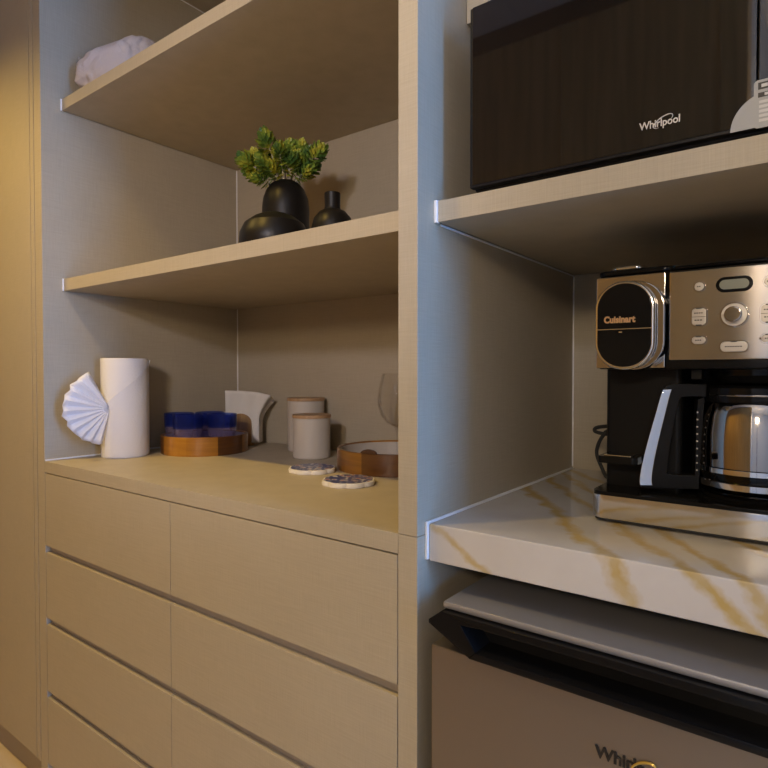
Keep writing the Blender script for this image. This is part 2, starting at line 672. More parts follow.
# ------------------------------------------------------------------ open shelving (left bay)
t = thing('shelving_unit', 'built-in beige linen-laminate open shelves above the drawers', 'shelves', (-1.1, 0.3, 0))
box('side_panel', 'laminate', t, -1.7125, XL, 0.0, YB, 0, 2.6)
box('side_panel', 'laminate', t, XP1, XP2, 0.0, YB, zc1 + .0004, 2.6)
box('side_panel', 'laminate', t, XP1, XP2, 0.0, YB, 0, zc1 - .0004)
box('back_panel', 'laminate', t, XL + .0005, XP1 - .0005, YB, YB + .018, zc1, ZT)
sh1 = box('shelf', 'laminate', t, XL + .004, XP1 - .0003, 0.0529, YB - .001, zm0, zm1, 0.001)
sh2 = box('shelf', 'laminate', t, XL + .004, XP1 - .0003, 0.0529, YB - .001, zu0, zu1, 0.001)
box('top_panel', 'laminate', t, XL + .001, XP1 - .001, 0.02, YB, ZT, ZT + .02)
for z0, z1 in ((zm0, zm1), (zu0, zu1)):
    box('sealant_bead', 'sealant', t, XL, XL + .004, 0.0500, 0.0575, z0, z1 + .001, 0.001)
for z0, z1 in ((zc1 + .003, zm0), (zm1, zu0), (zu1, ZT)):
    box('sealant_bead', 'sealant', t, XL, XL + .003, YB - .003, YB, z0, z1, 0.0008)
box('sealant_bead', 'sealant', t, XL, XL + .003, 0.03, YB - .004, ZT - .003, ZT, 0.0008)
box('sealant_bead', 'sealant', t, XL, XL + .0045, 0.001, YB - .004, zc1 + .0003, zc1 + .0045, 0.001)

# ------------------------------------------------------------------ drawer chest under the worktop
t = thing('drawer_chest', 'beige laminate chest of eight handleless drawers', 'drawers', (-1.09, 0.3, 0))
G = [zc0 - 0.0025, H - .4665, H - .6620, H - .8615, H - 1.061]
XD = -1.0886
GAP = 0.0185
b = MB()
b.box(XL + .003, XP1 - .003, 0.04, 0.60, 0.11, 0.30).box(XL + .003, XP1 - .003, 0.62, 0.63, 0.11, zc0 - .002)
b.box(XD - .009, XD + .009, 0.045, 0.60, 0.30, zc0 - .03)
b.build('carcass', 'channel', t)
for g in range(4):
    z1 = G[g] if g == 0 else G[g] - GAP
    z0 = G[g + 1]
    for (x0, x1) in ((XL + .0025, XD - .0009), (XD + .0009, XP1 - .0018)):
        b = MB().box(x0, x1, 0.0, 0.0185, z0, z1, 0.0008)
        b.box(x0 + .02, x1 - .02, 0.046, 0.55, z0 + .02, z1 - .035)
        b.build('drawer', 'laminate', t)
    # the finger channel between the rows
    b = MB().box(XL + .004, XP1 - .0005, 0.0190, 0.0270, z0 - .050, z0 + .012)
    b.box(XL + .004, XP1 - .0005, 0.0120, 0.0190, z0 - GAP + .0005, z0 - .0012)
    b.build('channel_rail', 'channel', t)
box('plinth', 'channel', t, XL + .001, XP1 - .001, 0.032, 0.039, 0.0, 0.104)

top = box('countertop', 'laminate', None, XL + .0003, XP1 - .0003, 0.0, YB - .0005, zc0, zc1, 0.001, loc=(-1.09, 0.3, zc0))
tag(top, 'beige laminate worktop lying on the drawer chest', 'worktop')

# ------------------------------------------------------------------ appliance niche (right bay)
t = thing('appliance_niche', 'built-in beige laminate niche holding microwave, coffee maker and fridge', 'cabinet', (-0.16, 0.4, 0))
box('side_panel', 'laminate', t, XR, XR + .034, 0.0, YB, 0, 2.6)
box('back_panel', 'laminate', t, XP2 + .0005, XR - .0005, YB, YB + .018, 0.0, ZT)
box('shelf', 'laminate', t, XP2 + .005, XR - .0005, 0.047, YB - .001, H + .2234, H + .2549, 0.001)
box('fascia_panel', 'laminate', t, XP2 + .001, XR - .001, 0.14, 0.159, H + .560, ZT)
box('top_panel', 'laminate', t, XP2 + .001, XR - .001, 0.02, YB, ZT, ZT + .02)
box('sealant_bead', 'sealant', t, XP2, XP2 + .005, 0.0435, 0.0530, H + .2225, H + .2560, 0.001)
box('sealant_bead', 'sealant', t, XP2, XP2 + .003, 0.06, YB - .004, H + .2204, H + .2234, 0.0008)
box('sealant_bead', 'sealant', t, XP2, XP2 + .003, YB - .003, YB, zM1 + .004, H + .2200, 0.0008)

t = thing('marble_countertop', 'gold-veined white marble slab between coffee maker and fridge', 'worktop', (-0.16, 0.3, zM0))
box('slab', 'marble', t, XP2 + .005, XR - .002, 0.0233, YB - .001, zM0, zM1, 0.0025)
box('sealant_bead', 'sealant', t, XP2 + .0003, XP2 + .0048, 0.0200, 0.0265, zM0 + .002, zM1 + .0025, 0.001)
box('sealant_bead', 'sealant', t, XP2 + .0003, XP2 + .0048, 0.0265, YB - .004, zM1 - .003, zM1 + .0025, 0.001)

# ------------------------------------------------------------------ mini fridge
t = thing('mini_fridge', 'silver mini fridge with black pocket handle under the marble', 'fridge', (-0.17, 0.3, 0))
fx0, fx1 = -0.441, 0.101
box('body', 'fridge_top', t, -0.424, 0.084, 0.05, 0.56, 0.02, H - .331, 0.004)
box('top_cap', 'fridge_top', t, -0.424, 0.084, -0.002, 0.56, H - .3302, H - .3205, 0.003)
box('door', 'fridge_steel', t, fx0, fx1, -0.005, 0.046, 0.055, H - .3845, 0.003)


def fr(y):
    return lambda u, v: (u, y, H + v)


mid = (fx0 + fx1) / 2


def mirror(P):
    return P + [(2 * mid - x, z) for x, z in P[::-1]]


hp = MB()
# the trim band above the door: a frame round the pocket, then the pocket's back
left = [(-0.421, -0.3312), (-0.441, -0.349), (-0.441, -0.352), (-0.377, -0.3835)]
# outline split into four bars so that the pocket stays open
bar = [(-0.421, -0.3312), (2 * mid + 0.421, -0.3312), (2 * mid + 0.358, -0.341), (-0.358, -0.341)]
hp.prism(bar, fr(-0.012), fr(0.045), 0.0012)
bar = [(-0.367, -0.374), (2 * mid + 0.367, -0.374), (2 * mid + 0.377, -0.3842), (-0.377, -0.3842)]
hp.prism(bar, fr(-0.014), fr(0.045), 0.002)
endc = [(-0.421, -0.3312), (-0.358, -0.341), (-0.390, -0.343), (-0.367, -0.374), (-0.377, -0.3842), (-0.441, -0.352), (-0.441, -0.347)]
hp.prism(endc, fr(-0.012), fr(0.045), 0.0012)
hp.prism([(2 * mid - x, z) for x, z in endc[::-1]], fr(-0.012), fr(0.045), 0.0012)
hd = hp.build('handle', 'black_gloss', t)
MB().prism([(-0.425, -0.334), (2 * mid + .425, -0.334), (2 * mid + .425, -0.384), (-0.425, -0.384)], fr(0.030), fr(0.045)).build('pocket', 'black_satin', hd)
LX, LZ, LS = -0.2110, H - .4530, 0.0197
lettering('logo', 'Whirlpool', LS, 'logo_dark', t, lambda u, v, w: (LX + u, -0.0062 - w, LZ + v), 0.0006, 0.0006, 0.98)
P = []
for k in range(40):
    a = 2 * pi * k / 39 * 0.80 - 0.9
    P.append((LX + 0.0535 + 0.0125 * cos(a) * 1.0, -0.0066, LZ + 0.007 + 0.0068 * sin(a) + 0.0052 * cos(a)))
MB().tube(P, [0.0004 + 0.0012 * sin(pi * k / 39) for k in range(40)], 6).build('logo_swoosh', 'logo_gold', t)
for x in (-0.40, 0.06):
    for y in (0.08, 0.52):
        MB().lathe([(0, 0), (0.018, 0), (0.018, 0.02), (0, 0.02)], (x, y, 0), 20).build('foot', 'black_rubber', t)

# ------------------------------------------------------------------ microwave
zs = H + .2549
t = thing('microwave', 'black glass-fronted microwave on the shelf above the coffee maker', 'microwave', (-0.18, 0.25, zs))
mx0, mx1, mz0, mz1, my = -0.418, 0.052, zs + .010, H + .527, 0.060
box('body', 'oven_body', t, mx0 + .001, mx1 - .001, my + .014, 0.44, mz0, mz1, 0.004)
d = box('door', 'oven_body', t, mx0, -0.0635, my + .0012, my + .0135, mz0 + .003, mz1, 0.002)
box('glass', 'oven_glass', d, mx0 + .005, -0.0640, my, my + .0010, mz0 + .007, mz1 - .0005, 0.0003)
box('control_panel', 'oven_glass', t, -0.0625, mx1, my, my + .0135, mz0 + .003, mz1, 0.0015)
wlx, wlz = -0.1840, H + .2935
lettering('logo', 'Whirlpool', 0.0128, 'logo_pale', d, lambda u, v, w: (wlx + u * 0.86, my - 0.0004 - w * .3, wlz + v), 0.0004, 0.00022, 0.98)
P = []
for k in range(36):
    a = 2 * pi * k / 35 * 0.84 - 1.0
    P.append((wlx + 0.0265 + 0.0105 * cos(a), my - 0.0007, wlz + 0.0050 + 0.0055 * sin(a) + 0.0042 * cos(a)))
MB().tube(P, [0.00015 + 0.0005 * sin(pi * k / 35) for k in range(36)], 6).build('logo_swoosh', 'logo_pale', d)
# energy sticker: round grey tab with a label block
P = [(-0.088 + 0.038 - 0.038 * cos(a), H + .2675 + 0.038 * sin(a)) for a in [k * pi / 2 / 14 for k in range(15)]]
P = P + [(0.0, H + .2675 + .038), (0.0, H + .2675)]
st = MB().prism(P, lambda u, v: (u, my - .0002, v), lambda u, v: (u, my - .0005, v)).build('energy_label', 'sticker', t)
P = stadium(0.070, 0.052, 0.004, 4, -0.031, H + .292)
MB().prism(P, lambda u, v: (u, my - .0006, v), lambda u, v: (u, my - .0009, v)).build('label_block', 'sticker', st)
b = MB()
for z, h, x0 in ((.3075, .0075, -.062), (.299, .005, -.062)):
    b.box(x0, 0.0, my - .0013, my - .0010, H + z, H + z + h)
b.build('label_band', 'print_dark', st)
b = MB()
for z in (.2725, .2775, .2825, .2875, .2925):
    b.box(-.061, 0.0, my - .0012, my - .0010, H + z, H + z + .0030)
for k in range(5):
    b.box(-.059 + k * .010, -.053 + k * .010, my - .0016, my - .0013, H + .3095, H + .3130)
    b.box(-.056 + k * .012, -.049 + k * .012, my - .0016, my - .0013, H + .3002, H + .3030)
b.build('label_print', 'sticker_white', st)
for x in (mx0 + .05, mx1 - .05):
    for y in (0.10, 0.38):
        MB().lathe([(0, 0), (0.012, 0), (0.013, 0.0102), (0, 0.0102)], (x, y, zs), 16).build('foot', 'black_rubber', t)

# ------------------------------------------------------------------ coffee maker
CX, CY, CZ = -0.145, 0.31, zM1
t = thing('coffee_maker', 'chrome and black double coffee maker on the marble top', 'coffee maker', (CX, CY, CZ))
cl, cr = -0.2765, -0.012
zb0, zb1 = H - .2165, H - .1790


def plan(poly, z0, z1, bev=0.0):
    return MB().prism(poly, lambda u, v: (u, v, z0), lambda u, v: (u, v, z1), bev)


def rrect(x0, x1, y0, y1, r, n=8):
    return stadium(x1 - x0, y1 - y0, r, n, (x0 + x1) / 2, (y0 + y1) / 2)


plan(rrect(cl - .0040, cr, .185, .452, .020), zb0, zb1 - .003, 0.001).build('base_band', 'chrome', t)
plan(rrect(cl - .0030, cr - .001, .186, .451, .019), zb1 - .0029, zb1 + .0022, 0.001).build('base_plate', 'black_gloss', t)
plan(rrect(cl - .0010, cr - .003, .188, .449, .018), zb0 - .0035, zb0 - .0002).build('base_foot_ring', 'black_rubber', t)
for x in (-.235, -.145, -.055):
    for y in (.215, .42):
        MB().lathe([(0, .0002), (.011, .0002), (.011, .0028), (0, .0028)], (x, y, zM1), 16).build('foot', 'black_rubber', t)
MB().lathe([(0, 0), (.066, 0), (.068, .003), (.060, .004), (0, .004)], (-.078, .285, zb1 + .0022), 40).build('warming_plate', 'black_satin', t)
# column on the left and the rear housing behind the carafe
plan(rrect(cl, -.168, .250, .445, .008), zb1 + .0022, H + .012, 0.0).build('column', 'black_satin', t)
plan(rrect(-.1675, cr, .372, .445, .008), zb1 + .0022, H + .012).build('rear_housing', 'black_satin', t)
plan(rrect(cl + .005, -.215, .188, .249, .008), H - .135, H - .1245, .0015).build('drip_tray', 'black_gloss', t)
b = MB()
b.box(-.262, -.224, .1925, .245, H - .1245, H - .1225, .0006)
b.build('drip_grid', 'chrome', t)
# head
plan(rrect(cl, cr, .206, .448, .012), H + .0045, H + .143, .001).build('head', 'black_satin', t)
plan(rrect(cl - .001, -.170, .203, .449, .016), H + .1435, H + .151, .002).build('pod_lid', 'black_gloss', t)
plan(rrect(-.176, cr + .001, .200, .449, .012), H + .1435, H + .1485, .002).build('tank_lid', 'black_gloss', t)
plan(rrect(-.262, -.214, .215, .262, .012), H + .151, H + .159, .003).build('lid_tab', 'chrome', t)
# pod side: steel face, big oval door with chrome rim and split line
box('pod_face', 'panel_steel', t, cl + .0005, -.1800, .195, .2055, H + .006, H + .141, 0.002)


def vy(y):
    return lambda u, v: (u, y, H + v)


ox, oz = -.2268, .0660
ow, oh, orr = .0810, .1255, .039
MB().prism(stadium(ow + .009, oh, orr, 12, ox + .0055, oz), vy(.1945), vy(.1715), .002).build('door_collar', 'dark_steel', t)
pd = MB().prism(stadium(ow, oh, orr, 14, ox, oz), vy(.1710), vy(.160), .004, 3).build('pod_door', 'chrome', t)
up = [p for p in stadium(ow - .0085, oh - .0085, orr - .004, 14, ox, oz)]
hi = [p for p in up if p[1] >= oz - .0045] 
lo = [p for p in up if p[1] < oz - .0045]
hi = hi + [(ox - ow / 2 + .00425, oz - .0045), (ox + ow / 2 - .00425, oz - .0045)]
lo = lo + [(ox - ow / 2 + .00425, oz - .0057), (ox + ow / 2 - .00425, oz - .0057)]


def hull_sort(P):
    c = (sum(p[0] for p in P) / len(P), sum(p[1] for p in P) / len(P))
    return sorted(P, key=lambda p: math.atan2(p[1] - c[1], p[0] - c[0]))


MB().prism(hull_sort(hi), vy(.1602), vy(.1585), .0008).build('upper_shell', 'black_gloss', pd)
MB().prism(hull_sort(lo), vy(.1602), vy(.1585), .0008).build('lower_shell', 'black_gloss', pd)
box('hinge_slot', 'black_satin', t, ox + .030, -.179, .172, .1944, H + oz - .0065, H + oz - .0025, .0005)
lettering('logo', 'Cuisinart', 0.0130, 'logo_copper', pd, lambda u, v, w: (-.2535 + u * .86, .1581 - w * .3, H + oz + .0040 + v), .0005, .0006, 1.02)
b = MB().box(-.2330, -.2285, .1580, .1586, H + oz - .0105, H + oz - .0085)
b.build('release_mark', 'chrome', pd)
box('head_groove', 'black_gloss', t, -.1795, -.1745, .199, .2055, H + .006, H + .142, 0.0005)
# control panel
cp = MB()
cp.box(-.1740, cr, .186, .2055, H + .0165, H + .1385, .0022)
cpo = cp.build('control_panel', 'panel_steel', t)
box('panel_sill', 'black_gloss', t, -.1740, cr, .189, .2055, H + .0055, H + .0162, .001)
yy = .186


def button(u, v, w, h, r, lines, notch):
    bz = MB().prism(stadium(w + .0036, h + .0036, r + .0018, 8, u, v), vy(yy - .0001), vy(yy - .0010), .0003)
    ring = bz.build('button_ring', 'dark_steel', cpo)
    bo = MB().prism(stadium(w, h, r, 8, u, v), vy(yy - .0011), vy(yy - .0030), .0007).build('button', 'button', t)
    bo.parent = cpo
    pr = MB()
    for (du, dv, lw) in lines:
        n = max(2, int(lw / .0026))
        for k in range(n):
            x = u + du - lw / 2 + k * lw / n
            pr.box(x, x + lw / n * .72, yy - .0033, yy - .0031, H + v + dv - .0008, H + v + dv + .0008)
    for s in notch:
        pr.box(u - .0035, u + .0035, yy - .0033, yy - .0020, H + v + s * (h / 2 - .0003) - .0008, H + v + s * (h / 2 - .0003) + .0008)
    pr.build('button_print', 'print_dark', bo)


for sx in (0, 1):
    u0 = -.1365 if sx == 0 else -.0575
    button(u0, .1150, .0115, .0115, .0057, [(0, 0, .005)], ())
    button(u0, .0745, .0170, .0230, .0050, [(0, .0050, .011), (0, -.0045, .010)], (1, -1))
    sep = MB().box(u0 - .0085, u0 + .0085, yy - .0034, yy - .0031, H + .0742, H + .0748).build('button_print', 'print_dark', cpo)
    button(u0, .0430, .0165, .0100, .0050, [(0, 0, .008)], (1,))
button(-.0955, .0335, .0310, .0135, .0060, [(0, 0, .020)], (1,))
# display
MB().prism(stadium(.042, .0200, .0100, 10, -.0960, .1150), vy(yy - .0001), vy(yy - .0016), .0005).build('display_bezel', 'black_gloss', cpo)
MB().prism(stadium(.0335, .0125, .0062, 10, -.0960, .1150), vy(yy - .0017), vy(yy - .0021)).build('display', 'lcd', cpo)
# knob
MB().prism(stadium(.0335, .0335, .01675, 16, -.0955, .0750), vy(yy - .0001), vy(yy - .0020), .0006).build('knob_ring', 'dark_steel', cpo)
kn = MB().prism(stadium(.0295, .0295, .01475, 16, -.0955, .0750), vy(yy - .0021), vy(yy - .0035), .0006).build('knob', 'button', cpo)
MB().prism(stadium(.0200, .0200, .0100, 16, -.0955, .0750), vy(yy - .0036), vy(yy - .0160), .0018).build('knob_cap', 'dark_steel', kn)
# brew basket under the head, over the carafe
MB().lathe([(0, 0), (.050, 0), (.058, .010), (.058, .018), (0, .018)], (-.078, .285, H - .0145), 40).build('brew_basket', 'black_gloss', t)
MB().box(-.150, -.137, .215, .240, H - .010, H + .004, .001).build('pause_arm', 'black_satin', t)
# mains lead behind the machine
P = []
for (x, y, z) in ((-.270, .452, -.205), (-.318, .458, -.2055), (-.335, .46, -.203), (-.3435, .46, -.188), (-.354, .46, -.162), (-.352, .46, -.142), (-.343, .46, -.124), (-.330, .46, -.112), (-.275, .455, -.100)):
    P.append(Vector((x, y, H + z)))


def smooth(P, n=8, closed=False):
    out = []
    m = len(P)
    P = [Vector(p) for p in P]
    for i in range(m if closed else m - 1):
        if closed:
            p0, p1, p2, p3 = P[i - 1], P[i], P[(i + 1) % m], P[(i + 2) % m]
        else:
            p0, p1, p2, p3 = P[max(i - 1, 0)], P[i], P[i + 1], P[min(i + 2, m - 1)]
        for k in range(n):
            s = k / n
            out.append(0.5 * ((2 * p1) + (p2 - p0) * s + (2 * p0 - 5 * p1 + 4 * p2 - p3) * s * s + (3 * p1 - p0 - 3 * p2 + p3) * s ** 3))
    if not closed:
        out.append(P[-1])
    return out


MB().tube(smooth(P), .0036, 8).build('power_cord', 'black_rubber', t)
P = [(-.270, .455, H - .1010), (-.318, .462, H - .1045), (-.340, .466, H - .1055), (-.358, .466, H - .1095), (-.3595, .466, H - .1165), (-.340, .466, H - .1205), (-.318, .462, H - .1200), (-.270, .455, H - .1160)]
MB().tube(smooth(P), .0036, 8).build('power_cord', 'black_rubber', t)

# ------------------------------------------------------------------ carafe standing on the warming plate
KX, KY, KZ = -.078, .285, zb1 + .0064
t = thing('carafe', 'mirror-bright coffee carafe with black handle in the coffee maker', 'carafe', (KX, KY, KZ))
zl = lambda z: H + z - KZ
MB().lathe([(0, .001), (.058, .001), (.066, .004), (.0700, .012), (.0718, zl(-.1500))], (KX, KY, KZ), 64).build('glass_foot', 'smoke_glass', t)
MB().lathe([(.0585, .0012), (.0668, .0030), (.0672, .0055), (.0664, .0055), (.0585, .0030), (.0585, .0012)], (KX, KY, KZ), 64).build('foot_highlight_ring', 'dark_steel', t)  # metal ring added to stand for the bright rim highlight on the glass
MB().lathe([(.0700, zl(-.1618)), (.0738, zl(-.1605)), (.0742, zl(-.1525)), (.0725, zl(-.1510))], (KX, KY, KZ), 64).build('band', 'chrome', t)
MB().lathe([(.0718, zl(-.1500)), (.0722, zl(-.1410))], (KX, KY, KZ), 64).build('glass_wall', 'smoke_glass', t)
MB().lathe([(.0722, zl(-.1405)), (.0742, zl(-.1400)), (.0742, zl(-.1335)), (.0728, zl(-.1328))], (KX, KY, KZ), 64).build('band', 'chrome', t)
MB().lathe([(0.0, zl(-.1320)), (.0728, zl(-.1320)), (.0732, zl(-.110)), (.0722, zl(-.085)), (.0695, zl(-.062)), (.0655, zl(-.048)), (.0625, zl(-.0430)), (0, zl(-.0430))], (KX, KY, KZ), 72).build('bowl', 'dark_steel', t)
MB().lathe([(0, zl(-.0425)), (.0640, zl(-.0425)), (.0650, zl(-.038)), (.0640, zl(-.022)), (.0590, zl(-.0185)), (.02, zl(-.0165)), (0, zl(-.0165))], (KX, KY, KZ), 64).build('lid', 'black_gloss', t)
MB().lathe([(.0652, zl(-.0330)), (.0656, zl(-.0320)), (.0652, zl(-.0310))], (KX, KY, KZ), 64).build('lid_ring', 'dark_steel', t)
# handle in a vertical plane pointing to the left and a little forward
hdv = Vector((-.94, -.34, 0)).normalized()
hpv = Vector((-hdv.y, hdv.x, 0))


def hm(s):
    return lambda u, v: tuple(Vector((KX, KY, H)) + hdv * u + hpv * s + Vector((0, 0, v)))


V2 = lambda P: [Vector((a, c, 0)) for a, c in P]
outer = smooth(V2([(.0655, -.0172), (.095, -.0170), (.1120, -.0180), (.1215, -.0255), (.1320, -.064), (.1450, -.117), (.1515, -.152), (.1515, -.1690), (.1460, -.1722), (.115, -.1715), (.0740, -.1700)]), 5)
inner = smooth(V2([(.0740, -.1500), (.100, -.1505), (.1150, -.1490), (.1165, -.1440), (.1120, -.105), (.1050, -.060), (.1005, -.0400), (.0950, -.0360), (.080, -.0355), (.0660, -.0355)]), 5)
poly = [(p.x, p.y) for p in outer] + [(p.x, p.y) for p in inner]
hnd = MB().prism(poly, hm(-.0120), hm(.0120), .0012).build('handle', 'black_satin', t)
seg = [p for p in outer if -.1695 < p.y < -.0240 and p.x > .118]
o_ = [(p.x + .0018, p.y) for p in seg]
i_ = [(p.x - .0105 - .0050 * (-.024 - p.y) / .145, p.y + .001) for p in seg]
MB().prism(o_ + i_[::-1], hm(-.0132), hm(.0132), .0012).build('grip_strip', 'chrome', hnd)
b = MB()
b.prism([(.0745, -.166), (.0800, -.166), (.0770, -.040), (.0685, -.036)], hm(-.011), hm(.011))
b.build('handle_spine', 'black_satin', hnd)
b = MB()
for k in range(9):
    p = Vector((KX, KY, H)) + hdv * .0770 + hpv * .0108 + Vector((0, 0, -.058 - k * .0105))
    b.box(p.x - .001, p.x + .001, p.y - .002, p.y + .001, p.z - .001, p.z + .001)
b.build('level_marks', 'logo_pale', hnd)

# ------------------------------------------------------------------ paper towel roll with a pleated fan
PX, PY, PR, PH = -1.604, .190, .0635, .278
t = thing('paper_towel_roll', 'white paper towel roll with a pleated fan, by left shelf wall', 'paper towel', (PX, PY, zc1))
b = MB()
b.lathe([(.021, 0), (PR - .001, 0), (PR, .002), (PR, PH - .002), (PR - .001, PH), (.021, PH), (.021, 0)], (PX, PY, zc1), 64)
b.build('roll', 'paper', t)
MB().lathe([(.0195, .001), (.0207, .001), (.0207, PH - .001), (.0195, PH - .001), (.0195, .001)], (PX, PY, zc1), 32).build('core', 'pale_lid_wood', t)


# folded sheet lying on the roll: its free edge runs diagonally across the front
def sheet(u, v):
    z = .004 + (PH - .008) * v
    a_left = R_(-80 + 122 * max(0.0, (v - .52) / .45))
    a_right = R_(62)
    a = a_left + (a_right - a_left) * u
    r = PR + .0018 + .0042 * (1 - u) ** 4 * (1 if v > .5 else .2)
    return (PX + r * cos(a), PY + r * sin(a), zc1 + z)


b = MB().grid(14, 30, sheet)
b.build('loose_sheet', 'paper', t)
# fan
px_, py_, pz_ = -1.5740, .1295, zc1 + .139
NP = 20
b = MB()
rows = []
for i in range(NP + 1):
    f = i / NP
    a = R_(116) + R_(144) * f
    rad = (.118 - .010 * abs(f - .45) * 2 - .012 * f) * (1 + .02 * sin(i * 2.1))
    off = (.0065 if i % 2 else -.0065)
    col = []
    for j in range(8):
        s = j / 7
        rr = .004 + rad * s
        h = rr * cos(a)
        z = rr * sin(a)
        col.append(b.bm.verts.new((px_ + off * s + .27 * h, py_ + h * .96, pz_ + z)))
    rows.append(col)
for A, B in zip(rows, rows[1:]):
    for j in range(7):
        b.bm.faces.new((A[j], B[j], B[j + 1], A[j + 1]))
fan = b.build('folded_fan', 'paper', t, angle=20)
md = fan.modifiers.new('thick', 'SOLIDIFY')
md.thickness = .0008

# ------------------------------------------------------------------ wooden hoop trays
def hoop_tray(loc, R, h, label, rz, name='wooden_tray'):
    t = thing(name, label, 'tray', loc, rz, 'round wooden trays on the worktop')
    MB().lathe([(R - .006, .002), (R - .001, 0), (R, .003), (R, h - .0015), (R - .0015, h), (R - .0065, h), (R - .008, h - .0015), (R - .008, .006), (R - .006, .002)], (0, 0, 0), 72).build('hoop', 'stave_wood', t, local=True)
    MB().lathe([(R - .0082, .0075), (R - .0082, h - .004), (R - .0092, h - .0045), (R - .0092, .0075)], (0, 0, 0), 72).build('lining', 'ceramic', t, local=True)
    MB().lathe([(0, .001), (R - .0075, .001), (R - .0075, .007), (0, .007)], (0, 0, 0), 64).build('tray_floor', 'holder_wood', t, local=True)
    return t


hoop_tray((-1.500, .386, zc1), .127, .054, 'round wooden tray holding the blue-rimmed tumblers', R_(10))
tb = hoop_tray((-.862, .487, zc1), .145, .052, 'round wooden tray holding the stemmed wine glass', R_(64))
# small tab handle on the rim of that tray
ang = R_(-79)
tp = MB()
q = [(.021 * cos(a), .0105 * sin(a)) for a in [pi * k / 14 for k in range(15)]]
lz = R_(64)
ca, sa = cos(ang - lz), sin(ang - lz)
tp.prism(q, lambda u, v: (.1445 * ca - u * sa, .1445 * sa + u * ca, .0515 + v), lambda u, v: (.138 * ca - u * sa, .138 * sa + u * ca, .0515 + v), .0012)
tp.build('tab', 'rim_dark', tb, local=True)

# ------------------------------------------------------------------ tumblers
gx, gy = -1.500, .386
d_ = Vector((-.835, .55, 0))
p_ = Vector((.55, .835, 0))


def tumbler(loc, label):
    t = thing('tumbler', label, 'glass', loc, random.uniform(0, 6), 'blue-rimmed tumblers in the tray')
    rb, rt, h, hb_ = .034, .0425, .108, .068
    rr = lambda z: rb + (rt - rb) * min(1, (z / hb_)) ** .8
    out = [(rr(z), z) for z in (.003, .012, .025, .04, .055, hb_)]
    inn = [(r - .0022, max(z, .010)) for r, z in out]
    MB().lathe([(0, 0), (rb - .003, 0)] + out + inn[::-1] + [(0, .010)], (0, 0, 0), 40).build('glass_body', 'lilac_glass', t, local=True)
    MB().lathe([(rt, hb_ + .0003), (rt + .001, hb_ + .02), (rt + .001, h - .001), (rt, h), (rt - .0022, h), (rt - .003, h - .002), (rt - .0025, hb_ + .0003), (rt, hb_ + .0003)], (0, 0, 0), 40).build('blue_band', 'blue_glass', t, local=True)
    return t


for (a, c, lab) in ((-.050, -.048, 'blue-rimmed clear tumbler at front left of the wooden tray'),
                    (.047, -.040, 'blue-rimmed clear tumbler at front right of the wooden tray'),
                    (-.074, .039, 'blue-rimmed clear tumbler at back left, nearest the paper towel'),
                    (.016, .047, 'blue-rimmed clear tumbler in the middle behind the front pair')):
    q = Vector((gx, gy, zc1 + .0075)) + p_ * a + d_ * c
    tumbler(q, lab)

# ------------------------------------------------------------------ napkin holder
NX, NY = -1.535, .560
nrz = math.atan2(.55, .835) + R_(0)
t = thing('napkin_holder', 'round-ended wooden napkin holder behind the tumbler tray', 'napkin holder', (NX, NY, zc1), nrz)
MB().box(-.045, .045, -.030, .030, 0, .008, .002).build('base', 'holder_wood', t, local=True)
arch = [(-.036, .0), (.036, .0)] + [(.036 * cos(a), .066 + .030 * sin(a)) for a in [pi * k / 16 for k in range(17)]]
for y in (-.030, .024):
    MB().prism(arch, lambda u, v: (u, y, .0085 + v), lambda u, v: (u, y + .006, .0085 + v), .001).build('plate', 'holder_wood', t, local=True)


def napkin(k, label):
    t = MB()
    y0 = -.0195 + k * .0072
    lean = -.0007 * (2.5 - k)

    def f(u, v):
        fl = max(0, (v - .45) / .55)
        x0, x1 = -.056 + .008 * v, .060 + .044 * fl ** 1.5
        x = x0 + (x1 - x0) * u
        z = .009 + v * (.170 - .004 * k - .016 * fl * u ** 3)
        y = y0 + lean * v * 4 - .012 * fl ** 2 + (.0012 + .0026 * fl) * sin(u * 19 + k) * min(1, v * 4)
        return (x, y, z)
    t.grid(22, 18, f)
    o = t.build('napkin', 'napkin', None, local=True)
    o.location = (NX, NY, zc1)
    o.rotation_euler = (0, 0, nrz)
    md = o.modifiers.new('thick', 'SOLIDIFY')
    md.thickness = .0035
    md.offset = 0
    return tag(o, label, 'napkin', 'white napkins standing in the wooden holder')


for k in range(6):
    napkin(k, 'frontmost white paper napkin standing in the wooden holder' if k == 0 else 'white paper napkin standing behind the frontmost one in the holder')

# ------------------------------------------------------------------ canisters
def canister(loc, R, h, label):
    t = thing('canister', label, 'canister', loc, random.uniform(0, 3), 'wood-lidded canisters')
    MB().lathe([(0, 0), (R - .003, 0), (R, .003), (R, h - .002), (R - .001, h), (R - .004, h), (R - .004, .006), (0, .006)], (0, 0, 0), 56).build('jar', 'ceramic', t, local=True)
    MB().lathe([(0, h - .006), (R - .0045, h - .006), (R - .0045, h + .0005), (R + .0015, h + .0005), (R + .0020, h + .002), (R + .0015, h + .0085), (R, h + .0095), (0, h + .0095)], (0, 0, 0), 56).build('lid', 'pale_lid_wood', t, local=True)
    return t


canister((-1.150, .486, zc1), .0525, .112, 'short greige canister with wooden lid, in front of the taller one')
canister((-1.268, .583, zc1), .0560, .152, 'taller greige canister with wooden lid, against the back panel')

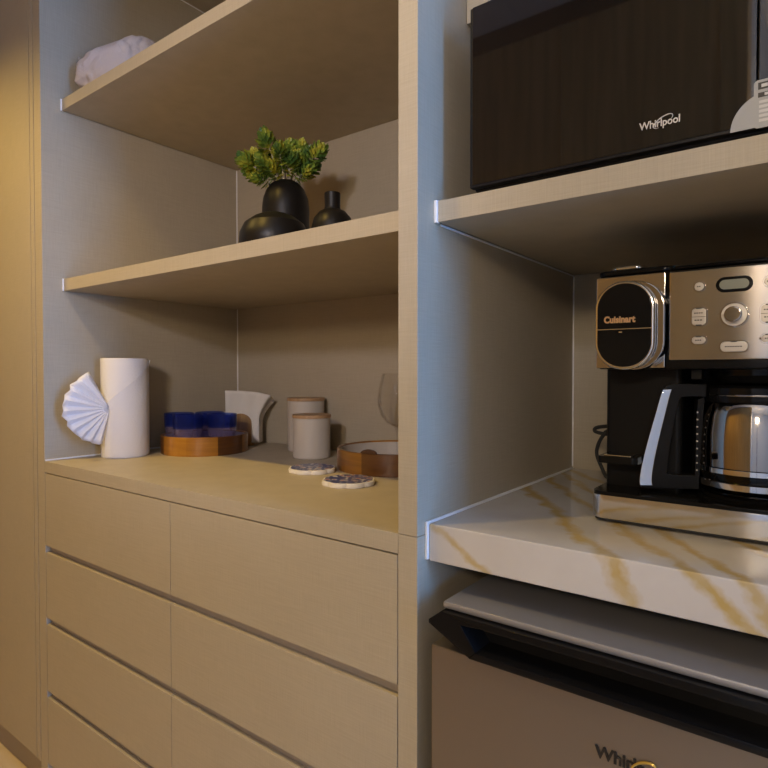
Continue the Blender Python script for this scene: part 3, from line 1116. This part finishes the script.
# ------------------------------------------------------------------ coasters
def coaster(loc, R, rz, label):
    t = thing('coaster', label, 'coaster', loc, rz, 'scalloped tile coasters')
    n = 96
    P = [((R * (.93 + .07 * abs(cos(4 * a)) ** .7)) * Vector((cos(a), sin(a)))) for a in [2 * pi * k / n for k in range(n)]]
    P = [(p.x, p.y) for p in P]
    MB().prism(P, lambda u, v: (u, v, 0), lambda u, v: (u, v, .0105), .0022).build('tile', 'ceramic_white', t, local=True)
    MB().prism([(u * .92, v * .92) for u, v in P], lambda u, v: (u, v, .0106), lambda u, v: (u, v, .0111)).build('printed_top', 'coaster_print', t, local=True)


coaster((-.985, .318, zc1), .0575, .3, 'scalloped blue and white coaster, nearer the canisters')
coaster((-.812, .250, zc1), .0580, 1.0, 'scalloped blue and white coaster, nearer the worktop edge')

# ------------------------------------------------------------------ wine glass in the tray
t = thing('wine_glass', 'clear stemmed wine glass standing in the right wooden tray', 'wine glass', (-.882, .527, zc1 + .0075))
c = (-.882, .527, zc1 + .0075)
MB().lathe([(0, .0), (.036, .0), (.037, .0012), (.030, .003), (.008, .007), (0, .008)], c, 48).build('foot', 'clear_glass', t)
MB().lathe([(.0050, .0075), (.0038, .03), (.0036, .06), (.0048, .082), (.009, .0895)], c, 24).build('stem', 'clear_glass', t)
prof = [(0, .088), (.012, .0900), (.030, .101), (.044, .120), (.0520, .145), (.0525, .165), (.0480, .195), (.0405, .228)]
MB().lathe(prof + [(r - .0012, z + .0006) for r, z in prof[::-1] if r > .002] + [(0, .0892)], c, 56).build('bowl', 'clear_glass', t)

# ------------------------------------------------------------------ vases on the middle shelf
v1 = MB().lathe([(0, 0), (.058, 0), (.072, .012), (.080, .038), (.0785, .060), (.068, .082), (.048, .097), (.034, .1035), (.0265, .1060), (.0240, .1065), (.0230, .104), (.0225, .100), (0, .095)], (-1.010, .222, zm1), 64).build('vase', 'vase_black', None, loc=(-1.010, .222, zm1))
tag(v1, 'squat wide matte black vase, frontmost on the middle shelf', 'vase', 'black vases on the middle shelf')
v2 = MB().lathe([(0, 0), (.052, 0), (.060, .008), (.0605, .10), (.0605, .165), (.058, .190), (.050, .212), (.038, .2275), (.027, .235), (.024, .235), (.024, .226), (.020, .19), (0, .18)], (-1.118, .360, zm1), 64).build('vase', 'vase_black', None, loc=(-1.118, .360, zm1))
tag(v2, 'tall domed matte black vase holding the green sprigs', 'vase', 'black vases on the middle shelf')
v3c = (-.893, .290, zm1)
v3 = MB().lathe([(0, 0), (.036, 0), (.045, .010), (.0485, .040), (.0475, .072), (.042, .092), (.030, .106), (.019, .1115), (.0178, .118), (.0182, .148), (.0175, .149), (.0145, .147), (.0145, .12), (0, .11)], v3c, 56).build('vase', 'vase_black', None, loc=v3c)
tag(v3, 'small matte black bottle vase, rightmost on the middle shelf', 'vase', 'black vases on the middle shelf')

# ------------------------------------------------------------------ greenery in the tall vase
V = Vector((-1.118, .360, zm1 + .225))
t = thing('greenery_bunch', 'bushy bunch of yellow-green leaves in the tall black vase', 'plant', V)
rc = Vector((.76, .65, 0))      # image-right seen from the passage
dc = Vector((-.65, .76, 0))     # away from the viewer
# sprig tips: (right, away, up, size)
TIPS = [(-.090, .0, .040, .026), (.062, .0, .055, .026), (-.030, -.03, .040, .026), (-.060, .02, .075, .028), (.055, .01, .090, .026), (-.005, .02, .098, .026), (-.098, -.02, .060, .030), (-.080, .02, .092, .024), (-.048, -.02, .118, .031), (-.030, .03, .086, .026),
        (.008, .015, .112, .026), (.040, .02, .118, .023), (.086, -.01, .092, .030), (.070, .03, .065, .025),
        (-.052, -.03, .052, .028), (.016, -.03, .058, .028), (.052, -.02, .036, .022), (-.070, -.01, .022, .024), (-.010, -.05, .078, .024), (.030, .0, .082, .024)]
rnd = random.Random(3)
for (r_, a_, u_, s_) in TIPS:
    s_ *= 1.12
    r_ *= .96
    u_ = u_ * .95 - .004
    tip = V + rc * r_ + dc * a_ + Vector((0, 0, u_))
    base = V + rc * (r_ * .12) + dc * (a_ * .12) + Vector((0, 0, -.03))
    mid_ = base.lerp(tip, .5) + Vector((0, 0, .012))
    stem = MB().tube(smooth([base, mid_, tip], 6), .0017, 6).build('stem', 'stem', t)
    ax = (tip - mid_).normalized()
    b = MB()
    for k in range(64):
        f = (k + .5) / 64
        ph = k * 2.39996
        side = ax.orthogonal().normalized()
        dr = (Matrix.Rotation(ph, 3, ax) @ side)
        el = math.asin(max(-1, min(1, 2 * f - 1)))
        nrm = dr * cos(el) + ax * sin(el)
        pos = tip + (dr * cos(el) * .62 + ax * (sin(el) * 1.0 - .25)) * s_ * rnd.uniform(.62, .95)
        out = (nrm * .75 + ax * .65).normalized()
        L = s_ * rnd.uniform(.50, .72)
        W = L * .72
        wv = out.cross(nrm)
        if wv.length < 1e-3:
            wv = out.orthogonal()
        wv.normalize()
        nv = wv.cross(out)
        p0 = pos - out * L * .3
        pts = [p0, p0 + out * L * .45 + wv * W * .42 + nv * L * .05, p0 + out * L * .80 + wv * W * .40 + nv * L * .07, p0 + out * L + nv * L * .02,
               p0 + out * L * .80 - wv * W * .40 + nv * L * .07, p0 + out * L * .45 - wv * W * .42 + nv * L * .05]
        cen = b.bm.verts.new(p0 + out * L * .6 - nv * L * .06)
        vs = [b.bm.verts.new(p) for p in pts]
        for i in range(6):
            b.bm.faces.new((vs[i], vs[(i + 1) % 6], cen))
    b.build('leaf_cluster', 'leaf', stem)

# ------------------------------------------------------------------ wrapped bundle on the upper shelf
BX, BY = -1.555, .155
t = thing('wrapped_bundle', 'crumpled white bundle in clear plastic on the upper shelf', 'bundle', (BX, BY, zu1))
b = MB()
bmesh.ops.create_icosphere(b.bm, subdivisions=5, radius=1.0)
for v in b.bm.verts:
    c_ = v.co.copy()
    n1 = noise.noise(c_ * 1.6 + Vector((3, 1, 2))) * .14 + noise.noise(c_ * 4.0) * .07 + noise.noise(c_ * 9.0) * .03
    k = 1 + n1
    sq = lambda x, e: math.copysign(abs(x) ** e, x)
    x, y, z = sq(c_.x, .75) * .105 * k, sq(c_.y, .8) * .068 * k, sq(c_.z, .8)
    z = (z * k * .5 + .5) * (.150 + .045 * c_.x)
    a = R_(32)
    v.co = Vector((BX + x * cos(a) - y * sin(a), BY + x * sin(a) + y * cos(a), zu1 + max(.001, z)))
b.build('cloth', 'bag', t, angle=60)


def flap(u, v):
    x = -1.655 + .040 * u + .004 * sin(v * 9)
    y = .092 + .012 * sin(u * 6 + v * 4) * .6 + .01 * u
    return (x, y, zu1 + .002 + v * (.105 + .02 * u + .012 * sin(u * 8)))


MB().grid(12, 10, flap).build('plastic_wrap', 'film', t)
